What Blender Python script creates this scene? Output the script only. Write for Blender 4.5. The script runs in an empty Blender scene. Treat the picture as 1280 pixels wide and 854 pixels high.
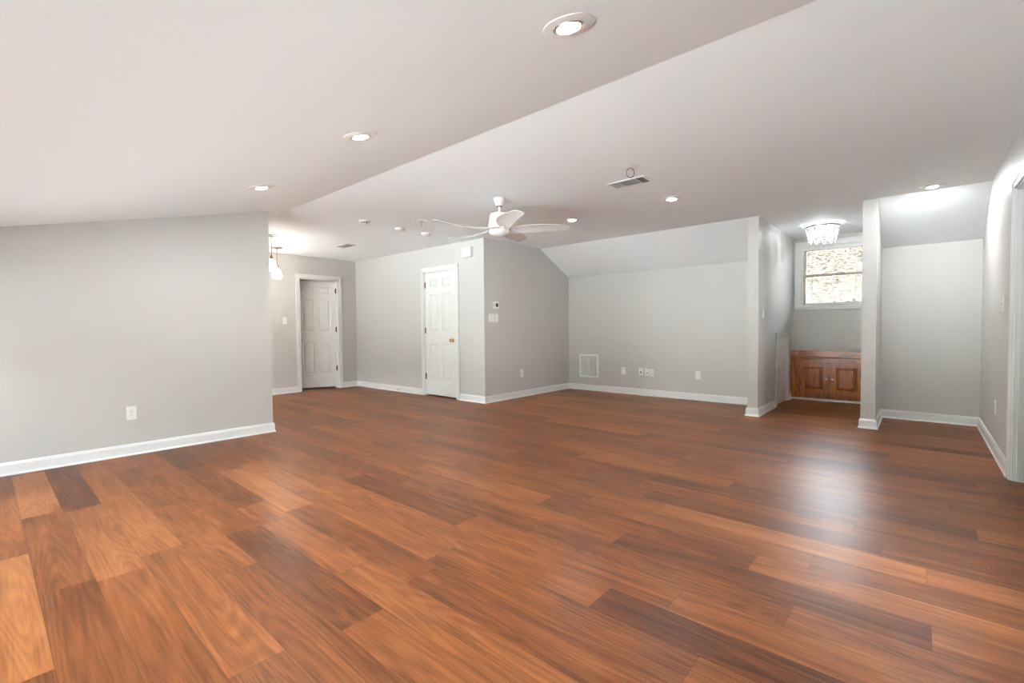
import bpy, bmesh, math, random
from mathutils import Vector, Matrix
random.seed(7)
S = bpy.context.scene
COL = S.collection

# ------------------------------------------------------------------ camera
YAW, PITCH, ROLL, FPX, EYE = 0.71905, -0.02774, -0.00879, 583.30, 1.1042
cd = bpy.data.cameras.new('camera'); cam = bpy.data.objects.new('camera', cd); COL.objects.link(cam)
F = Vector((-math.sin(YAW)*math.cos(PITCH), math.cos(YAW)*math.cos(PITCH), math.sin(PITCH)))
R0 = Vector((math.cos(YAW), math.sin(YAW), 0)); U0 = R0.cross(F)
R = R0*math.cos(ROLL) + U0*math.sin(ROLL); U = -R0*math.sin(ROLL) + U0*math.cos(ROLL)
cam.matrix_world = Matrix(((R.x, U.x, -F.x, 0), (R.y, U.y, -F.y, 0), (R.z, U.z, -F.z, EYE), (0, 0, 0, 1)))
cd.sensor_width = 36; cd.lens = 36*FPX/1280; cd.clip_start = 0.02; cd.clip_end = 200
S.camera = cam

# ------------------------------------------------------------------ light and exposure
W_STRENGTH, W_COLOR = 32.0, (0.80, 0.91, 1.0)
SUN = 200.0
BULB, PENDANT, CHANDELIER = 830.0, 38.0, 125.0
LAMP_COLOR = (0.93, 0.975, 1.0)
w = bpy.data.worlds.new('sky'); S.world = w; w.use_nodes = True
w.node_tree.nodes['Background'].inputs[0].default_value = (*W_COLOR, 1)
w.node_tree.nodes['Background'].inputs[1].default_value = W_STRENGTH
sl_ = bpy.data.lights.new('sun', 'SUN'); sl_.energy = SUN; sl_.angle = 0.02; sl_.color = (0.90, 0.97, 1.0)
sun = bpy.data.objects.new('sun', sl_); COL.objects.link(sun); sun.rotation_euler = (0, math.radians(-22), 0)
S.view_settings.view_transform = 'Standard'; S.view_settings.look = 'None'
S.view_settings.gamma = 1; S.view_settings.use_curve_mapping = False
S.view_settings.exposure = 0.5
S.cycles.max_bounces = 16; S.cycles.diffuse_bounces = 12; S.cycles.sample_clamp_indirect = 8.0

# ------------------------------------------------------------------ materials
def mat(name, col, rough=0.5, spec=0.5, metal=0.0, emit=None, estr=0, bump=0, bscale=200, var=0):
    m = bpy.data.materials.new(name); m.use_nodes = True
    nt = m.node_tree; b = nt.nodes['Principled BSDF']
    b.inputs['Base Color'].default_value = (*col, 1); b.inputs['Roughness'].default_value = rough
    b.inputs['Specular IOR Level'].default_value = spec; b.inputs['Metallic'].default_value = metal
    if emit:
        b.inputs['Emission Color'].default_value = (*emit, 1); b.inputs['Emission Strength'].default_value = estr
    if bump or var:
        tc = nt.nodes.new('ShaderNodeTexCoord')
        n = nt.nodes.new('ShaderNodeTexNoise'); n.inputs['Scale'].default_value = bscale; n.inputs['Detail'].default_value = 3
        nt.links.new(tc.outputs['Object'], n.inputs['Vector'])
        if bump:
            bp = nt.nodes.new('ShaderNodeBump'); bp.inputs['Strength'].default_value = bump; bp.inputs['Distance'].default_value = 0.002
            nt.links.new(n.outputs['Fac'], bp.inputs['Height']); nt.links.new(bp.outputs['Normal'], b.inputs['Normal'])
        if var:
            mx = nt.nodes.new('ShaderNodeMix'); mx.data_type = 'RGBA'
            mx.inputs[6].default_value = (*[c*(1-var) for c in col], 1); mx.inputs[7].default_value = (*[min(1, c*(1+var)) for c in col], 1)
            nt.links.new(n.outputs['Fac'], mx.inputs[0]); nt.links.new(mx.outputs[2], b.inputs['Base Color'])
    return m

WALL = mat('wall_paint', (0.540, 0.521, 0.498), 0.42, 0.35, bump=0.08, bscale=260)
CEIL = mat('ceiling_paint', (0.885, 0.91, 0.92), 0.75, 0.2, bump=0.06, bscale=180)
TRIM = mat('trim_paint', (0.74, 0.735, 0.72), 0.3, 0.5, bump=0.02, bscale=60)
PLASTIC = mat('white_plastic', (0.80, 0.79, 0.77), 0.35, 0.5, bump=0.01, bscale=80)
SLOT = mat('dark_slot', (0.05, 0.045, 0.04), 0.6)
GREY = mat('grey_shadow_metal', (0.22, 0.20, 0.19), 0.5, bump=0.02)  # grey for fan rings, slots, buttons and louver backings
BRASS = mat('brass', (0.55, 0.30, 0.14), 0.3, metal=1.0, bump=0.02)
BRONZE = mat('old_bronze', (0.10, 0.055, 0.03), 0.4, metal=0.7, bump=0.02)
NICKEL = mat('brushed_nickel', (0.55, 0.50, 0.44), 0.3, metal=1.0, bump=0.03)
FANW = mat('fan_white', (0.80, 0.79, 0.78), 0.35, 0.5, bump=0.01)
BLADE = mat('fan_blade_white', (0.66, 0.64, 0.62), 0.45, 0.4, bump=0.01)
PENDMETAL = mat('aged_brass', (0.30, 0.22, 0.15), 0.35, metal=1.0, bump=0.02)
OPAL = mat('opal_glass', (0.85, 0.84, 0.82), 0.15, 0.5, bump=0.01)
SCREEN = mat('lcd_screen', (0.06, 0.045, 0.03), 0.2, bump=0.01)
CORD = mat('white_cable', (0.66, 0.62, 0.59), 0.5, bump=0.02)
BULBM = mat('lit_bulb', (0.9, 0.9, 0.9), 0.4, emit=LAMP_COLOR, estr=BULB, bump=0.01)
BULBM2 = mat('lit_flood_bulb', (0.9, 0.9, 0.9), 0.4, emit=LAMP_COLOR, estr=BULB*0.82, bump=0.01); BULBM3 = mat('lit_dim_bulb', (0.9, 0.9, 0.9), 0.4, emit=LAMP_COLOR, estr=BULB*1.15, bump=0.01)
PENDM = mat('lit_shade_glass', (0.9, 0.9, 0.9), 0.3, emit=(1.0, 0.89, 0.77), estr=PENDANT, bump=0.01)
CHBULB = mat('lit_chandelier_bulb', (0.9, 0.9, 0.9), 0.3, emit=(0.90, 0.96, 1.0), estr=CHANDELIER, bump=0.01)
BEAD = mat('white_bead', (0.62, 0.61, 0.60), 0.2, 0.6, bump=0.01)
BLIND = mat('blind_slat', (0.82, 0.81, 0.79), 0.4, 0.4, bump=0.02)
SASHW = mat('tan_sash_wood', (0.45, 0.37, 0.30), 0.5, bump=0.05, bscale=40, var=0.15)

def glass_mat():
    m = bpy.data.materials.new('window_glass'); m.use_nodes = True; nt = m.node_tree; nt.nodes.clear()
    o = nt.nodes.new('ShaderNodeOutputMaterial'); mx = nt.nodes.new('ShaderNodeMixShader')
    t = nt.nodes.new('ShaderNodeBsdfTransparent'); g = nt.nodes.new('ShaderNodeBsdfGlossy'); fr = nt.nodes.new('ShaderNodeFresnel')
    t.inputs[0].default_value = (0.97, 0.98, 0.98, 1); g.inputs['Roughness'].default_value = 0.02; fr.inputs[0].default_value = 1.45
    nt.links.new(fr.outputs[0], mx.inputs[0]); nt.links.new(t.outputs[0], mx.inputs[1]); nt.links.new(g.outputs[0], mx.inputs[2])
    nt.links.new(mx.outputs[0], o.inputs[0]); return m
GLASS = glass_mat()

def ramp(nt, stops):
    r = nt.nodes.new('ShaderNodeValToRGB'); e = r.color_ramp.elements
    while len(e) < len(stops): e.new(0.5)
    for k, (p, c) in enumerate(stops): e[k].position = p; e[k].color = (*c, 1)
    return r

def floor_mat():
    m = bpy.data.materials.new('plank_floor'); m.use_nodes = True; nt = m.node_tree; L = nt.links; b = nt.nodes['Principled BSDF']
    def math_(op, a, c=None):
        n = nt.nodes.new('ShaderNodeMath'); n.operation = op
        for k, x in enumerate((a, c)):
            if x is None: continue
            if isinstance(x, (int, float)): n.inputs[k].default_value = x
            else: L.new(x, n.inputs[k])
        return n.outputs[0]
    uv = nt.nodes.new('ShaderNodeUVMap'); uv.uv_map = 'plank'; s1 = nt.nodes.new('ShaderNodeSeparateXYZ'); L.new(uv.outputs[0], s1.inputs[0])
    uv2 = nt.nodes.new('ShaderNodeUVMap'); uv2.uv_map = 'rest'; s2 = nt.nodes.new('ShaderNodeSeparateXYZ'); L.new(uv2.outputs[0], s2.inputs[0])
    at = nt.nodes.new('ShaderNodeAttribute'); at.attribute_name = 'rnd'; rnd = at.outputs['Fac']
    at2 = nt.nodes.new('ShaderNodeAttribute'); at2.attribute_name = 'tone'; tone = at2.outputs['Fac']
    u, v = s1.outputs[0], s1.outputs[1]
    def coord(su, sv, sr):
        c = nt.nodes.new('ShaderNodeCombineXYZ')
        L.new(math_('MULTIPLY', u, su), c.inputs[0]); L.new(math_('MULTIPLY', v, sv), c.inputs[1]); L.new(math_('MULTIPLY', rnd, sr), c.inputs[2]); return c.outputs[0]
    def noise(vec, sc, det, dist=0.0, rough=0.55):
        n = nt.nodes.new('ShaderNodeTexNoise'); n.inputs['Scale'].default_value = sc; n.inputs['Detail'].default_value = det
        n.inputs['Distortion'].default_value = dist; n.inputs['Roughness'].default_value = rough; L.new(vec, n.inputs['Vector']); return n.outputs['Fac']
    broad = noise(coord(1.6, 9, 70), 1.0, 2, 0.6)
    # cathedral figure: contour lines of a stretched smooth field
    field = noise(coord(0.55, 5.5, 41), 1.0, 1.2, 0.35)
    rings = math_('SINE', math_('MULTIPLY', field, 120.0))
    rings = math_('MULTIPLY', math_('ADD', rings, 1.0), 0.5)
    fine = noise(coord(5, 170, 23), 1.0, 4, 0.3, 0.7)
    mid = noise(coord(1.3, 30, 57), 1.0, 4, 0.5, 0.68)
    g = math_('ADD', math_('MULTIPLY', broad, 0.36), math_('MULTIPLY', mid, 0.36))
    g = math_('SUBTRACT', g, 0.035)
    g = math_('ADD', g, math_('MULTIPLY', fine, 0.30))
    g = math_('ADD', g, math_('MULTIPLY', rings, 0.07))
    g = math_('ADD', g, math_('MULTIPLY', math_('SUBTRACT', tone, 0.5), 0.30))
    rp = ramp(nt, [(0.26, (0.030, 0.0076, 0.0015)), (0.42, (0.095, 0.0265, 0.0062)), (0.57, (0.178, 0.055, 0.0140)), (0.78, (0.31, 0.116, 0.038))])
    L.new(g, rp.inputs[0])
    d = math_('MINIMUM', math_('MINIMUM', u, v), math_('MINIMUM', s2.outputs[0], s2.outputs[1]))
    seam = math_('LESS_THAN', d, 0.0011)
    mx = nt.nodes.new('ShaderNodeMix'); mx.data_type = 'RGBA'; mx.inputs[7].default_value = (0.06, 0.022, 0.010, 1)
    L.new(math_('MULTIPLY', seam, 0.75), mx.inputs[0]); L.new(rp.outputs[0], mx.inputs[6]); L.new(mx.outputs[2], b.inputs['Base Color'])
    ro = nt.nodes.new('ShaderNodeMapRange'); ro.inputs['To Min'].default_value = 0.30; ro.inputs['To Max'].default_value = 0.40
    L.new(mid, ro.inputs['Value']); L.new(ro.outputs[0], b.inputs['Roughness'])
    b.inputs['Specular IOR Level'].default_value = 0.15
    bp = nt.nodes.new('ShaderNodeBump'); bp.inputs['Strength'].default_value = 0.04; bp.inputs['Distance'].default_value = 0.002
    L.new(math_('SUBTRACT', math_('ADD', fine, math_('MULTIPLY', rings, 0.2)), math_('MULTIPLY', seam, 2.0)), bp.inputs['Height']); L.new(bp.outputs[0], b.inputs['Normal'])
    return m

def wood_mat(name, horiz):
    m = bpy.data.materials.new(name); m.use_nodes = True; nt = m.node_tree; L = nt.links; b = nt.nodes['Principled BSDF']
    tc = nt.nodes.new('ShaderNodeTexCoord'); mp = nt.nodes.new('ShaderNodeMapping')
    mp.inputs['Scale'].default_value = (3, 20, 28) if horiz else (28, 20, 3); L.new(tc.outputs['Object'], mp.inputs[0])
    n = nt.nodes.new('ShaderNodeTexNoise'); n.inputs['Scale'].default_value = 1; n.inputs['Detail'].default_value = 4; n.inputs['Distortion'].default_value = 1.5
    L.new(mp.outputs[0], n.inputs['Vector'])
    r = ramp(nt, [(0.3, (0.13, 0.028, 0.006)), (0.5, (0.32, 0.080, 0.015)), (0.72, (0.50, 0.150, 0.032))]); L.new(n.outputs['Fac'], r.inputs[0])
    L.new(r.outputs[0], b.inputs['Base Color']); b.inputs['Roughness'].default_value = 0.2
    return m
FLOORM = floor_mat(); WOODV = wood_mat('stained_wood_upright', False); WOODH = wood_mat('stained_wood_level', True)

def leaf_bank_mat():
    m = bpy.data.materials.new('leaf_litter_bank'); m.use_nodes = True; nt = m.node_tree; L = nt.links; b = nt.nodes['Principled BSDF']
    tc = nt.nodes.new('ShaderNodeTexCoord'); n = nt.nodes.new('ShaderNodeTexNoise'); n.inputs['Scale'].default_value = 11.0; n.inputs['Detail'].default_value = 7
    n.inputs['Roughness'].default_value = 0.75; L.new(tc.outputs['Object'], n.inputs['Vector'])
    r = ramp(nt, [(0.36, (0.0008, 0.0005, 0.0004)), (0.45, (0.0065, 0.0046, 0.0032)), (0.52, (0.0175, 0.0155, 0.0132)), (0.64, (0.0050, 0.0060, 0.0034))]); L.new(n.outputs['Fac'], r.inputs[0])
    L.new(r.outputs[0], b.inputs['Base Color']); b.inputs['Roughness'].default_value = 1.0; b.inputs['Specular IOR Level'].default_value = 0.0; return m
BANK = leaf_bank_mat()

# ------------------------------------------------------------------ mesh helpers
class MB:
    def __init__(s): s.v = []; s.f = []
    def add(s, vs, fs):
        o = len(s.v); s.v += [tuple(p) for p in vs]; s.f += [tuple(i+o for i in f) for f in fs]; return s
    def box(s, x0, y0, z0, x1, y1, z1):
        x0, x1 = sorted((x0, x1)); y0, y1 = sorted((y0, y1)); z0, z1 = sorted((z0, z1))
        return s.add([(x0,y0,z0),(x1,y0,z0),(x1,y1,z0),(x0,y1,z0),(x0,y0,z1),(x1,y0,z1),(x1,y1,z1),(x0,y1,z1)],
                     [(0,3,2,1),(4,5,6,7),(0,1,5,4),(1,2,6,5),(2,3,7,6),(3,0,4,7)])
    def prism(s, poly, axis, a0, a1):
        n = len(poly); vs = []
        for a in (a0, a1):
            for p, q in poly: vs.append({'x': (a,p,q), 'y': (p,a,q), 'z': (p,q,a)}[axis])
        return s.add(vs, [tuple(range(n-1,-1,-1)), tuple(range(n,2*n))] + [(i,(i+1)%n,(i+1)%n+n,i+n) for i in range(n)])
    def lathe(s, prof, c=(0,0,0), seg=32, axis='z', a0=0.0, a1=2*math.pi):
        o = len(s.v); n = len(prof)
        for k in range(seg):
            t = 2*math.pi*k/seg
            for r, z in prof:
                p = (r*math.cos(t), r*math.sin(t), z)
                if axis == 'x': p = (p[2], p[0], p[1])
                if axis == 'y': p = (p[0], p[2], p[1])
                s.v.append((c[0]+p[0], c[1]+p[1], c[2]+p[2]))
        for k in range(seg):
            k2 = (k+1) % seg
            for j in range(n-1): s.f.append((o+k*n+j, o+k2*n+j, o+k2*n+j+1, o+k*n+j+1))
        return s
    def tube(s, pts, r, seg=8):
        o = len(s.v); pts = [Vector(p) for p in pts]; n = len(pts); up = Vector((0.13, 0.29, 0.95))
        for i, p in enumerate(pts):
            d = (pts[min(i+1,n-1)] - pts[max(i-1,0)]).normalized()
            a = d.cross(up)
            if a.length < 1e-3: a = d.cross(Vector((1,0,0)))
            a.normalize(); b2 = d.cross(a)
            for k in range(seg):
                t = 2*math.pi*k/seg; q = p + a*(r*math.cos(t)) + b2*(r*math.sin(t)); s.v.append(tuple(q))
        for i in range(n-1):
            for k in range(seg): s.f.append((o+i*seg+k, o+i*seg+(k+1)%seg, o+(i+1)*seg+(k+1)%seg, o+(i+1)*seg+k))
        s.f.append(tuple(o+k for k in range(seg))); s.f.append(tuple(o+(n-1)*seg+k for k in range(seg-1,-1,-1))); return s
    def ball(s, c, r, seg=8, rings=5):
        return s.lathe([(max(1e-5, r*math.sin(math.pi*i/rings)), -r*math.cos(math.pi*i/rings)) for i in range(rings+1)], c, seg)
    def build(s, name, m, parent=None, loc=(0,0,0), smooth=False, bevel=0, origin=None):
        me = bpy.data.meshes.new(name); off = Vector(origin) if origin else Vector((0,0,0))
        me.from_pydata([tuple(Vector(p)-off) for p in s.v], [], s.f)
        bm = bmesh.new(); bm.from_mesh(me); bmesh.ops.remove_doubles(bm, verts=bm.verts, dist=1e-6); bmesh.ops.recalc_face_normals(bm, faces=bm.faces); bm.to_mesh(me); bm.free()
        me.materials.append(m)
        if smooth:
            me.shade_smooth()
            try: me.set_sharp_from_angle(angle=math.radians(38))
            except Exception: pass
        o = bpy.data.objects.new(name, me); COL.objects.link(o); o.location = Vector(loc) + off
        if parent: o.parent = parent
        if bevel:
            b = o.modifiers.new('edge', 'BEVEL'); b.width = bevel; b.segments = 2; b.limit_method = 'ANGLE'
        return o

def tag(o, label=None, cat=None, group=None, kind=None):
    if label: o['label'] = label
    if cat: o['category'] = cat
    if group: o['group'] = group
    if kind: o['kind'] = kind
    return o
def thing(name, label, cat, loc=(0,0,0), rot=(0,0,0), group=None):
    o = bpy.data.objects.new(name, None); COL.objects.link(o); o.location = loc; o.rotation_euler = rot
    o.empty_display_size = 0.05
    return tag(o, label, cat, group)
def copy_tree(o, parent=None):
    c = o.copy(); COL.objects.link(c)
    if parent: c.parent = parent
    for ch in [q for q in bpy.data.objects if q.parent == o]: copy_tree(ch, c)
    return c
def struct(mb, name, m, label=None, cat=None, **k):
    return tag(mb.build(name, m, **k), label, cat, None, 'structure')

# ------------------------------------------------------------------ room dimensions (metres)
H = 2.44; HK = 2.02                      # flat ceiling, far knee wall
YN = 2.304; SL = 0.24                    # near ceiling slope starts at YN and falls towards the camera
YS = 6.255; YF = 7.105                   # far slope from YS down to the knee wall YF
XL, YL = -5.32, 2.095                    # left wall face and its free end
XD, YC, XB = -8.373, 4.912, -4.838       # hall end wall, closet front wall, closet side wall
P0, P1 = -1.608, -1.488                  # partition left of the dormer recess
Q0, Q1 = -0.478, -0.352                  # partition right of the dormer recess
YR = 8.33                                # back wall of the recess
XR = 0.4936                              # right wall face
T = 0.12; YB = -1.3
def zn(y): return H - SL*(YN - y)

# ------------------------------------------------------------------ floor: planks laid along X
def build_floor():
    PW, PL, Y0 = 0.178, 1.22, 1.738
    x_lo, x_hi, y_lo, y_hi = -10.0, 2.4, YB-T, YR+T
    known = {4: -0.374, 0: -0.737, 1: -0.366, 5: 0.033, 2: 0.042, 7: -0.265}
    vs, fs, uva, uvb, rn, tn = [], [], [], [], [], []
    rs = random.Random(21)
    r = math.floor((y_lo - Y0)/PW)
    while Y0 + r*PW < y_hi:
        y0, y1 = Y0 + r*PW, Y0 + (r+1)*PW
        x = known.get(r, rs.uniform(0, PL)); x -= math.ceil((x - x_lo)/PL)*PL
        while x < x_hi:
            a, b = max(x, x_lo), min(x+PL, x_hi); c, d = max(y0, y_lo), min(y1, y_hi)
            if b > a and d > c and not (d <= 0.49 and b < XL-T) and not (a > XR+T and d < 2.9):
                o = len(vs); q = [(a,c),(b,c),(b,d),(a,d)]
                vs += [(p[0], p[1], 0.0) for p in q]; fs.append((o,o+1,o+2,o+3))
                for p in q: uva += [p[0]-x, p[1]-y0]; uvb += [x+PL-p[0], y1-p[1]]
                rn.append(rs.random()); tn.append(min(1, max(0, rs.gauss(0.52, 0.21))))
            x += PL
        r += 1
    me = bpy.data.meshes.new('floor'); me.from_pydata(vs, [], fs)
    me.uv_layers.new(name='plank').data.foreach_set('uv', uva); me.uv_layers.new(name='rest').data.foreach_set('uv', uvb)
    me.attributes.new('rnd', 'FLOAT', 'FACE').data.foreach_set('value', rn)
    me.attributes.new('tone', 'FLOAT', 'FACE').data.foreach_set('value', tn)
    me.materials.append(FLOORM)
    o = bpy.data.objects.new('floor', me); COL.objects.link(o); o['kind'] = 'structure'
    o['label'] = 'reddish brown wood plank floor'; o['category'] = 'floor'
build_floor()

# ------------------------------------------------------------------ walls
struct(MB().prism([(YB,0),(YL,0),(YL,zn(YL)),(YB,zn(YB))], 'x', XL-T, XL), 'wall_left', WALL)
DY0, DY1, DH = 3.80, 4.53, 2.05           # hall end door opening
mb = MB().box(XD-T, 0.48, 0, XD, DY0, H).box(XD-T, DY1, 0, XD, YF+T, H).box(XD-T, DY0, DH, XD, DY1, H)
struct(mb, 'wall_hall_end', WALL)
HX0, HX1, HZ0, HZ1 = -8.25, -6.5, 0.25, 1.62   # window added to light the hall, in its hidden near wall
struct(MB().box(XD, 0.48, 0, HX0, 0.60, zn(0.48)).box(HX1, 0.48, 0, XL-T, 0.60, zn(0.48)).box(HX0, 0.48, 0, HX1, 0.60, HZ0).box(HX0, 0.48, HZ1, HX1, 0.60, zn(0.48)), 'wall_hall_near', WALL)
CX0, CX1 = -6.235, -5.455                 # closet door opening
mb = MB().box(XD, YC, 0, CX0, YC+T, H).box(CX1, YC, 0, XB, YC+T, H).box(CX0, YC, DH, CX1, YC+T, H)
struct(mb, 'wall_closet_front', WALL)
struct(MB().prism([(YC+T,0),(YF,0),(YF,HK),(YS,H),(YC+T,H)], 'x', XB-T, XB), 'wall_closet_side', WALL)
struct(MB().box(XD, YF, 0, P0, YF+T, HK+0.12), 'wall_far', WALL)
AY0, AY1, AH = 7.23, 7.87, 0.955          # attic access door opening
mb = MB().box(P0, YS, 0, P1, AY0, H).box(P0, AY1, 0, P1, YR+T, H).box(P0, AY0, AH, P1, AY1, H)
struct(mb, 'wall_recess_left', WALL)
WX0, WX1, WZ0, WZ1 = -1.385, -0.575, 1.395, 2.30   # dormer window opening
mb = MB().box(P1, YR, 0, Q0, YR+T, WZ0).box(P1, YR, WZ1, Q0, YR+T, H).box(P1, YR, WZ0, WX0, YR+T, WZ1).box(WX1, YR, WZ0, Q0, YR+T, WZ1)
struct(mb, 'wall_recess_back', WALL)
struct(MB().box(Q0, YS, 0, Q1, YR+T, H), 'wall_recess_right', WALL)
struct(MB().box(Q1, YF, 0, XR+T, YF+T, HK+0.12), 'wall_alcove_back', WALL)
RY0, RY1, RH = 3.96, 4.78, 2.05           # doorway in the right wall
GY0, GY1, GZ0, GZ1 = 2.35, 3.4, 0.10, 0.70  # unseen window added to the right wall for daylight, beside the camera
mb = (MB().prism([(YS,0),(YF,0),(YF,HK),(YS,H)], 'x', XR, XR+T).box(XR, RY1, 0, XR+T, YS, H).box(XR, RY0, RH, XR+T, RY1, H).box(XR, GY1, 0, XR+T, RY0, H)
      .box(XR, GY0, 0, XR+T, GY1, GZ0).prism([(GY0,GZ1),(GY1,GZ1),(GY1,H),(YN,H),(GY0,zn(GY0))], 'x', XR, XR+T)
      .prism([(YB,0),(GY0,0),(GY0,zn(GY0)),(YB,zn(YB))], 'x', XR, XR+T))
struct(mb, 'wall_right', WALL)
BX0, BX1, BZ0, BZ1 = -5.0, 0.25, 0.10, 1.24   # window band added for daylight in the near knee wall, behind the camera
mb = (MB().box(XL-T, YB-T, 0, XR+T, YB, BZ0).box(XL-T, YB-T, BZ1, XR+T, YB, zn(YB)).box(XL-T, YB-T, BZ0, BX0, YB, BZ1).box(BX1, YB-T, BZ0, XR+T, YB, BZ1))
struct(mb, 'wall_rear', WALL)
struct(MB().box(P0-0.5, AY0-0.1, 0, P0, AY0, AH+0.1).box(P0-0.5, AY1, 0, P0, AY1+0.1, AH+0.1).box(P0-0.6, AY0-0.1, 0, P0-0.5, AY1+0.1, AH+0.1).box(P0-0.6, AY0-0.1, AH+0.1, P0, AY1+0.1, AH+0.2), 'wall_attic', WALL)  # unseen box added behind the access door to keep sunlight out
# rooms beyond the two open doorways
mb = MB().box(-10.0, 2.6, 0, -9.9, 5.6, H).box(-9.9, 2.6, 0, XD-T, 2.7, H).box(-9.9, 5.5, 0, XD-T, 5.6, H)
struct(mb, 'wall_bedroom', WALL)
mb = MB().box(2.2, 3.0, 0, 2.3, 5.9, H).box(XR+T, 3.0, 0, 2.2, 3.1, H).box(XR+T, 5.8, 0, 2.2, 5.9, H)
struct(mb, 'wall_adjoining', WALL)

# ceiling: near slope, flat, two far slopes, recess
C = 0.10
mb = MB()
mb.prism([(YB-T,zn(YB-T)),(YN,H),(YN,H+C),(YB-T,zn(YB-T)+C)], 'x', XD-T, XR+T)
mb.box(-10.0, YN, H, 2.3, YS, H+C)
for a, b in ((XD-T, P0), (Q1, XR+T)):
    s_ = (H-HK)/(YF-YS); mb.prism([(YS,H),(YF+T,HK-s_*T),(YF+T,HK-s_*T+C),(YS,H+C)], 'x', a, b)
mb.box(P0, YS, H, Q1, YR+T, H+C)
struct(mb, 'ceiling', CEIL)

# ------------------------------------------------------------------ baseboards (profile swept with mitred corners)
BPROF = [(0,0),(0.024,0),(0.0235,0.006),(0.019,0.013),(0.014,0.016),(0.014,0.080),(0.010,0.090),(0.008,0.098),(0,0.101)]
def sweep(path, prof=BPROF):
    mb = MB(); P = [Vector(p) for p in path]; n = len(P); rows = []
    nr = lambda d: Vector((d.y, -d.x))
    for i, p in enumerate(P):
        d0 = (P[i]-P[i-1]).normalized() if i else None; d1 = (P[i+1]-P[i]).normalized() if i < n-1 else None
        if d0 is None: m = nr(d1)
        elif d1 is None: m = nr(d0)
        else:
            a, b = nr(d0), nr(d1); m = (a+b); m = m/(m.dot(a))
        rows.append([(p.x+m.x*o, p.y+m.y*o, z) for o, z in prof])
    k = len(prof); vs = [q for r in rows for q in r]; fs = []
    for i in range(n-1):
        for j in range(k): j2 = (j+1) % k; fs.append((i*k+j, i*k+j2, (i+1)*k+j2, (i+1)*k+j))
    fs.append(tuple(range(k))); fs.append(tuple((n-1)*k+j for j in range(k-1,-1,-1)))
    return mb.add(vs, fs)
struct(sweep([(XL,YB),(XL,YL),(XL-T,YL),(XL-T,0.60)]), 'baseboard_left', TRIM)
struct(sweep([(XD,0.60),(XD,DY0-0.07)]), 'baseboard_hall', TRIM)
struct(sweep([(XD,DY1+0.07),(XD,YC),(CX0-0.07,YC)]), 'baseboard_hall_corner', TRIM)
struct(sweep([(CX1+0.07,YC),(XB,YC),(XB,YF),(P0,YF),(P0,YS),(P1,YS),(P1,AY0-0.06)]), 'baseboard_far', TRIM)
struct(sweep([(P1,AY1+0.06),(P1,8.155)]), 'baseboard_recess_left', TRIM)
struct(sweep([(Q0,8.155),(Q0,YS),(Q1,YS),(Q1,YF),(XR,YF),(XR,RY1+0.07)]), 'baseboard_alcove', TRIM)
struct(sweep([(XR,RY0-0.07),(XR,YB),(XL,YB)]), 'baseboard_right', TRIM)

# ------------------------------------------------------------------ door casings and jambs
def casing(axis, face, out, a0, a1, zt, depth, wd=0.068, stop=None):
    """casing on a wall face: axis of the wall run, face coordinate, out = side it stands proud to, jamb lining of the given depth"""
    mb = MB()
    def bx(p0, p1, q0, q1, z0, z1):
        if axis == 'x': mb.box(p0, q0, z0, p1, q1, z1)
        else: mb.box(q0, p0, z0, q1, p1, z1)
    o1, o2 = face+out*0.012, face+out*0.019
    for s, a in ((-1, a0), (1, a1)):
        bx(a, a+s*wd, face, o1, 0, zt+wd); bx(a+s*wd*0.62, a+s*wd, o1, o2, 0, zt+wd); bx(a+s*0.004, a+s*0.012, o1, o1+out*0.003, 0, zt+0.012)
    bx(a0-wd*0.0, a1+wd*0.0, face, o1, zt, zt+wd); bx(a0-wd*0.62, a1+wd*0.62, o1, o2, zt+wd*0.62, zt+wd); bx(a0-0.012, a1+0.012, o1, o1+out*0.003, zt+0.004, zt+0.012)
    j = 0.014; b = face-out*depth
    bx(a0, a0+j, face, b, 0, zt); bx(a1-j, a1, face, b, 0, zt); bx(a0+j, a1-j, face, b, zt-j, zt)
    if stop is not None:
        s0, s1 = face-out*stop, face-out*(stop+0.032)
        bx(a0+j, a0+j+0.011, s0, s1, 0, zt-j); bx(a1-j-0.011, a1-j, s0, s1, 0, zt-j); bx(a0+j, a1-j, s0, s1, zt-j-0.011, zt-j)
    return mb
struct(casing('x', YC, -1, CX0, CX1, DH, T, stop=0.045), 'trim_1', TRIM)
struct(casing('y', XD, 1, DY0, DY1, DH, T, stop=0.04), 'trim_2', TRIM)
struct(casing('y', P1, 1, AY0, AY1, AH, T, wd=0.06, stop=0.05), 'trim_3', TRIM)
struct(casing('y', XR, -1, RY0, RY1, RH, T, stop=0.024), 'trim_4', TRIM)

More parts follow.
